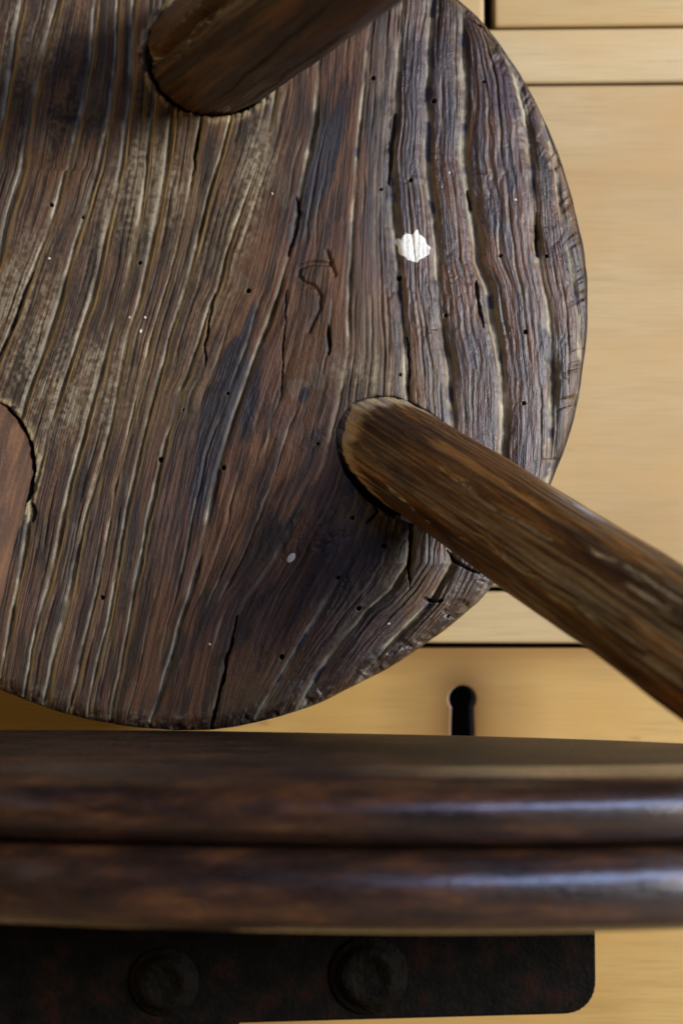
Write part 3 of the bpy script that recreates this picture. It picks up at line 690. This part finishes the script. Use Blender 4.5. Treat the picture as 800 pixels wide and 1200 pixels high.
# --- legs
LEGLINES = [
 [([(520, 552), (560, 585), (600, 607), (640, 632), (672, 640)], .030, .0009, .8), ([(700, 648), (740, 668), (800, 705)], .035, .0008, .9), ([(455, 566), (500, 612), (545, 632)], .022, .0010, .35), ([(560, 630), (620, 672), (680, 712), (760, 770), (830, 815)], .030, .0012, .7),
  ([(625, 684), (668, 714)], .05, .0004, .8), ([(740, 690), (775, 712)], .05, .0004, .75), ([(755, 700), (790, 716)], .03, .0003, .8), ([(470, 480), (540, 510), (600, 545)], .02, .0006, .0), ([(500, 545), (560, 570)], .02, .0005, .1), ([(700, 600), (760, 640), (820, 680)], .03, .0006, .1)],
 [([(178, 68), (205, 48), (232, 18), (262, -8), (300, -40)], .16, .0050, .05), ([(195, 62), (212, 56), (238, 34)], .05, .0016, .1), ([(265, 110), (320, 60), (370, 20)], .035, .0012, .1), ([(300, 112), (380, 55)], .03, .0010, .1)],
 [([(5, 520), (-10, 600), (-30, 700)], .03, .0008, .1)]]
def leg_uv(k, x, y):
    B, T = leg_axis(k); r0, r1, lf = LEGS[k][3:]; D = T - B; Lf = np.linalg.norm(D); D /= Lf
    a1 = np.cross(D, nrm); a1 /= np.linalg.norm(a1); a2 = np.cross(D, a1)
    t = np.linspace(-.02, Lf * 1.6, 300); an = np.linspace(-np.pi, np.pi, 240); TT, AA = np.meshgrid(t, an, indexing='ij'); TT = TT.ravel(); AA = AA.ravel()
    r = r0 + (r1 - r0) * TT / Lf; nn = np.cos(AA)[:, None] * a1 + np.sin(AA)[:, None] * a2; V = B + TT[:, None] * D + r[:, None] * nn + P0
    front_ = ((np.array(CAM) - V) * nn).sum(1) > 0; qx, qy = project(V); d = np.hypot(qx - x, qy - y) + 1e6 * ~front_
    i = d.argmin(); return TT[i], AA[i]
def make_leg(k, label):
    B, T = leg_axis(k); r0, r1, lf = LEGS[k][3:]
    D = T - B; Lf = np.linalg.norm(D); D /= Lf; L = Lf * lf
    a1 = np.cross(D, nrm); a1 /= np.linalg.norm(a1); a2 = np.cross(D, a1)
    NT, NA = 420, 220
    t = np.linspace(-.028, L, NT); an = np.linspace(0, 2 * np.pi, NA, endpoint=False)
    TT, AA = np.meshgrid(t, an, indexing='ij'); TT = TT.ravel(); AA = AA.ravel(); s = 60 * k
    ca, sa_ = np.cos(AA), np.sin(AA)
    away = (np.array(CAM) - P0 - (B + T) / 2); acam = math.atan2(away @ a2, away @ a1)
    AW = (AA - acam + np.pi) % (2 * np.pi)               # the noise closes on the far side
    sew = sst(0, .25, AW) * (1 - sst(2 * np.pi - .25, 2 * np.pi, AW))
    def cyl(f_a, f_t, sd, o=3):
        return .5 + (fbm(AW * f_a + 7, TT * f_t + 3, sd + s, o) - .5) * sew
    r = r0 + (r1 - r0) * TT / Lf
    facet = np.abs(((AA * 8 / (2 * np.pi) + k * .3) % 1) - .5) * 2
    r = r * (1 + .012 * facet + .05 * (cyl(1.2, 9, 1) - .5)) + .0016 * (cyl(3.5, 26, 2) - .5) + .0009 * (cyl(16, 14, 3) - .5)
    r += .00035 * (cyl(40, 40, 4) - .5)
    # long checks (drying cracks)
    crk = np.zeros_like(r)
    pal = np.zeros_like(r)
    for j, (pts, w_, dep, pl) in enumerate(LEGLINES[k]):
        uv = np.array([leg_uv(k, *p) for p in pts]); uv = uv[np.argsort(uv[:, 0])]
        uv[:, 1] = np.unwrap(uv[:, 1]); t0, t1 = uv[0, 0], uv[-1, 0]
        ac = np.interp(TT, uv[:, 0], uv[:, 1]) + .10 * (fbm(TT * 70, TT * 0 + j, 9 + s, 3) - .5)
        d = (AA - ac + np.pi) % (2 * np.pi) - np.pi
        m = sst(t0 - .004, t0 + .003, TT) * (1 - sst(t1 - .003, t1 + .004, TT)) * sst(.28, .46, fbm(TT * 110, TT * 0 + j * 5, 19 + s, 3))
        if k == 1: m = sst(t0 - .01, t0, TT) * (1 - sst(t1, t1 + .02, TT))
        w2 = w_ * .75 * (.4 + 1.2 * fbm(TT * 160, TT * 0 + j * 3, 29 + s, 3))
        g_ = np.exp(-(np.abs(d) / w2) ** 2) * m; r -= dep * g_; crk = np.maximum(crk, g_); pal = np.maximum(pal, g_ * pl)
    endq = np.clip((TT - (L - .006)) / .006, 0, 1); r *= np.sqrt(1 - (endq * .75) ** 2)
    V = B[None] + TT[:, None] * D + (r * ca)[:, None] * a1 + (r * sa_)[:, None] * a2
    n = len(r)
    base, warm, darkc, pale = LEGCOL[k]
    col = np.tile([base], (n, 1))
    col = mix(col, darkc, sst(.42, .70, cyl(5, 18, 21, 5)) * .85)
    col = mix(col, warm, sst(.52, .74, cyl(6, 26, 22, 5)) * .7)
    col = mix(col, darkc, sst(.50, .66, cyl(20, 24, 23, 4)) * .6)
    dist = (V - CL) @ nrm                                    # height above the seat
    if k == 0:
        tan = (1 - sst(.001, .0075, dist + .010 * (cyl(9, 60, 24) - .5))) * sst(.22, .55, cyl(22, 90, 25))
        col = mix(col, (.34, .20, .065), tan * .9)
        tan2 = (1 - sst(.001, .006, dist + .006 * (cyl(9, 60, 26) - .5))); col = mix(col, (.33, .27, .19), tan2 * .6)
        scr = sst(.66, .70, cyl(34, 70, 27, 3)) * sst(.5, .62, cyl(4, 22, 28)); col = mix(col, pale, scr * .25)
        scuf = np.exp(-((TT - SCUFF[0]) / .010) ** 2); 
        dd = ((AA - SCUFF[1] + np.pi) % (2 * np.pi) - np.pi); col = mix(col, (.33, .32, .31), .85 * scuf * np.exp(-(dd / .16) ** 2) * sst(.36, .52, cyl(18, 90, 29)))
    col = mix(col, (.02, .012, .008), np.clip(np.roll(crk, 2) - pal, 0, 1) * .6); col = mix(col, pale, pal)
    rough = .42 + .2 * (cyl(9, 30, 31) - .5) + .15 * crk - (.0 if k else .04)
    c = len(V); V = np.r_[V, (B + D * L)[None]]; col = np.r_[col, [[.12, .08, .05]]]; rough = np.r_[rough, .6]
    Q = quads_of(NT, NA, True)
    me = grid_mesh('leg', V, Q, col, rough)
    o = link('leg', me, M_LEG, stool)
    bm = bmesh.new(); bm.from_mesh(me); bm.verts.ensure_lookup_table()
    last = [bm.verts[(NT - 1) * NA + j] for j in range(NA)]
    for j in range(NA): 
        f = bm.faces.new((bm.verts[c], last[j], last[(j + 1) % NA])); f.smooth = True
    bmesh.ops.recalc_face_normals(bm, faces=bm.faces); bm.to_mesh(me); bm.free()
    o['label'] = label
    return o
LEGCOL = [((.085, .037, .011), (.190, .080, .015), (.020, .010, .006), (.30, .22, .11)),
          ((.060, .028, .011), (.115, .050, .014), (.018, .010, .007), (.20, .13, .06)),
          ((.115, .058, .032), (.165, .082, .040), (.062, .034, .023), (.20, .13, .08))]
SCUFF = leg_uv(0, 683, 595)
make_leg(0, 'round leg with pale scratches and a bare tan end')
make_leg(1, 'dark leg split by a long drying crack')
make_leg(2, 'smooth reddish brown leg')
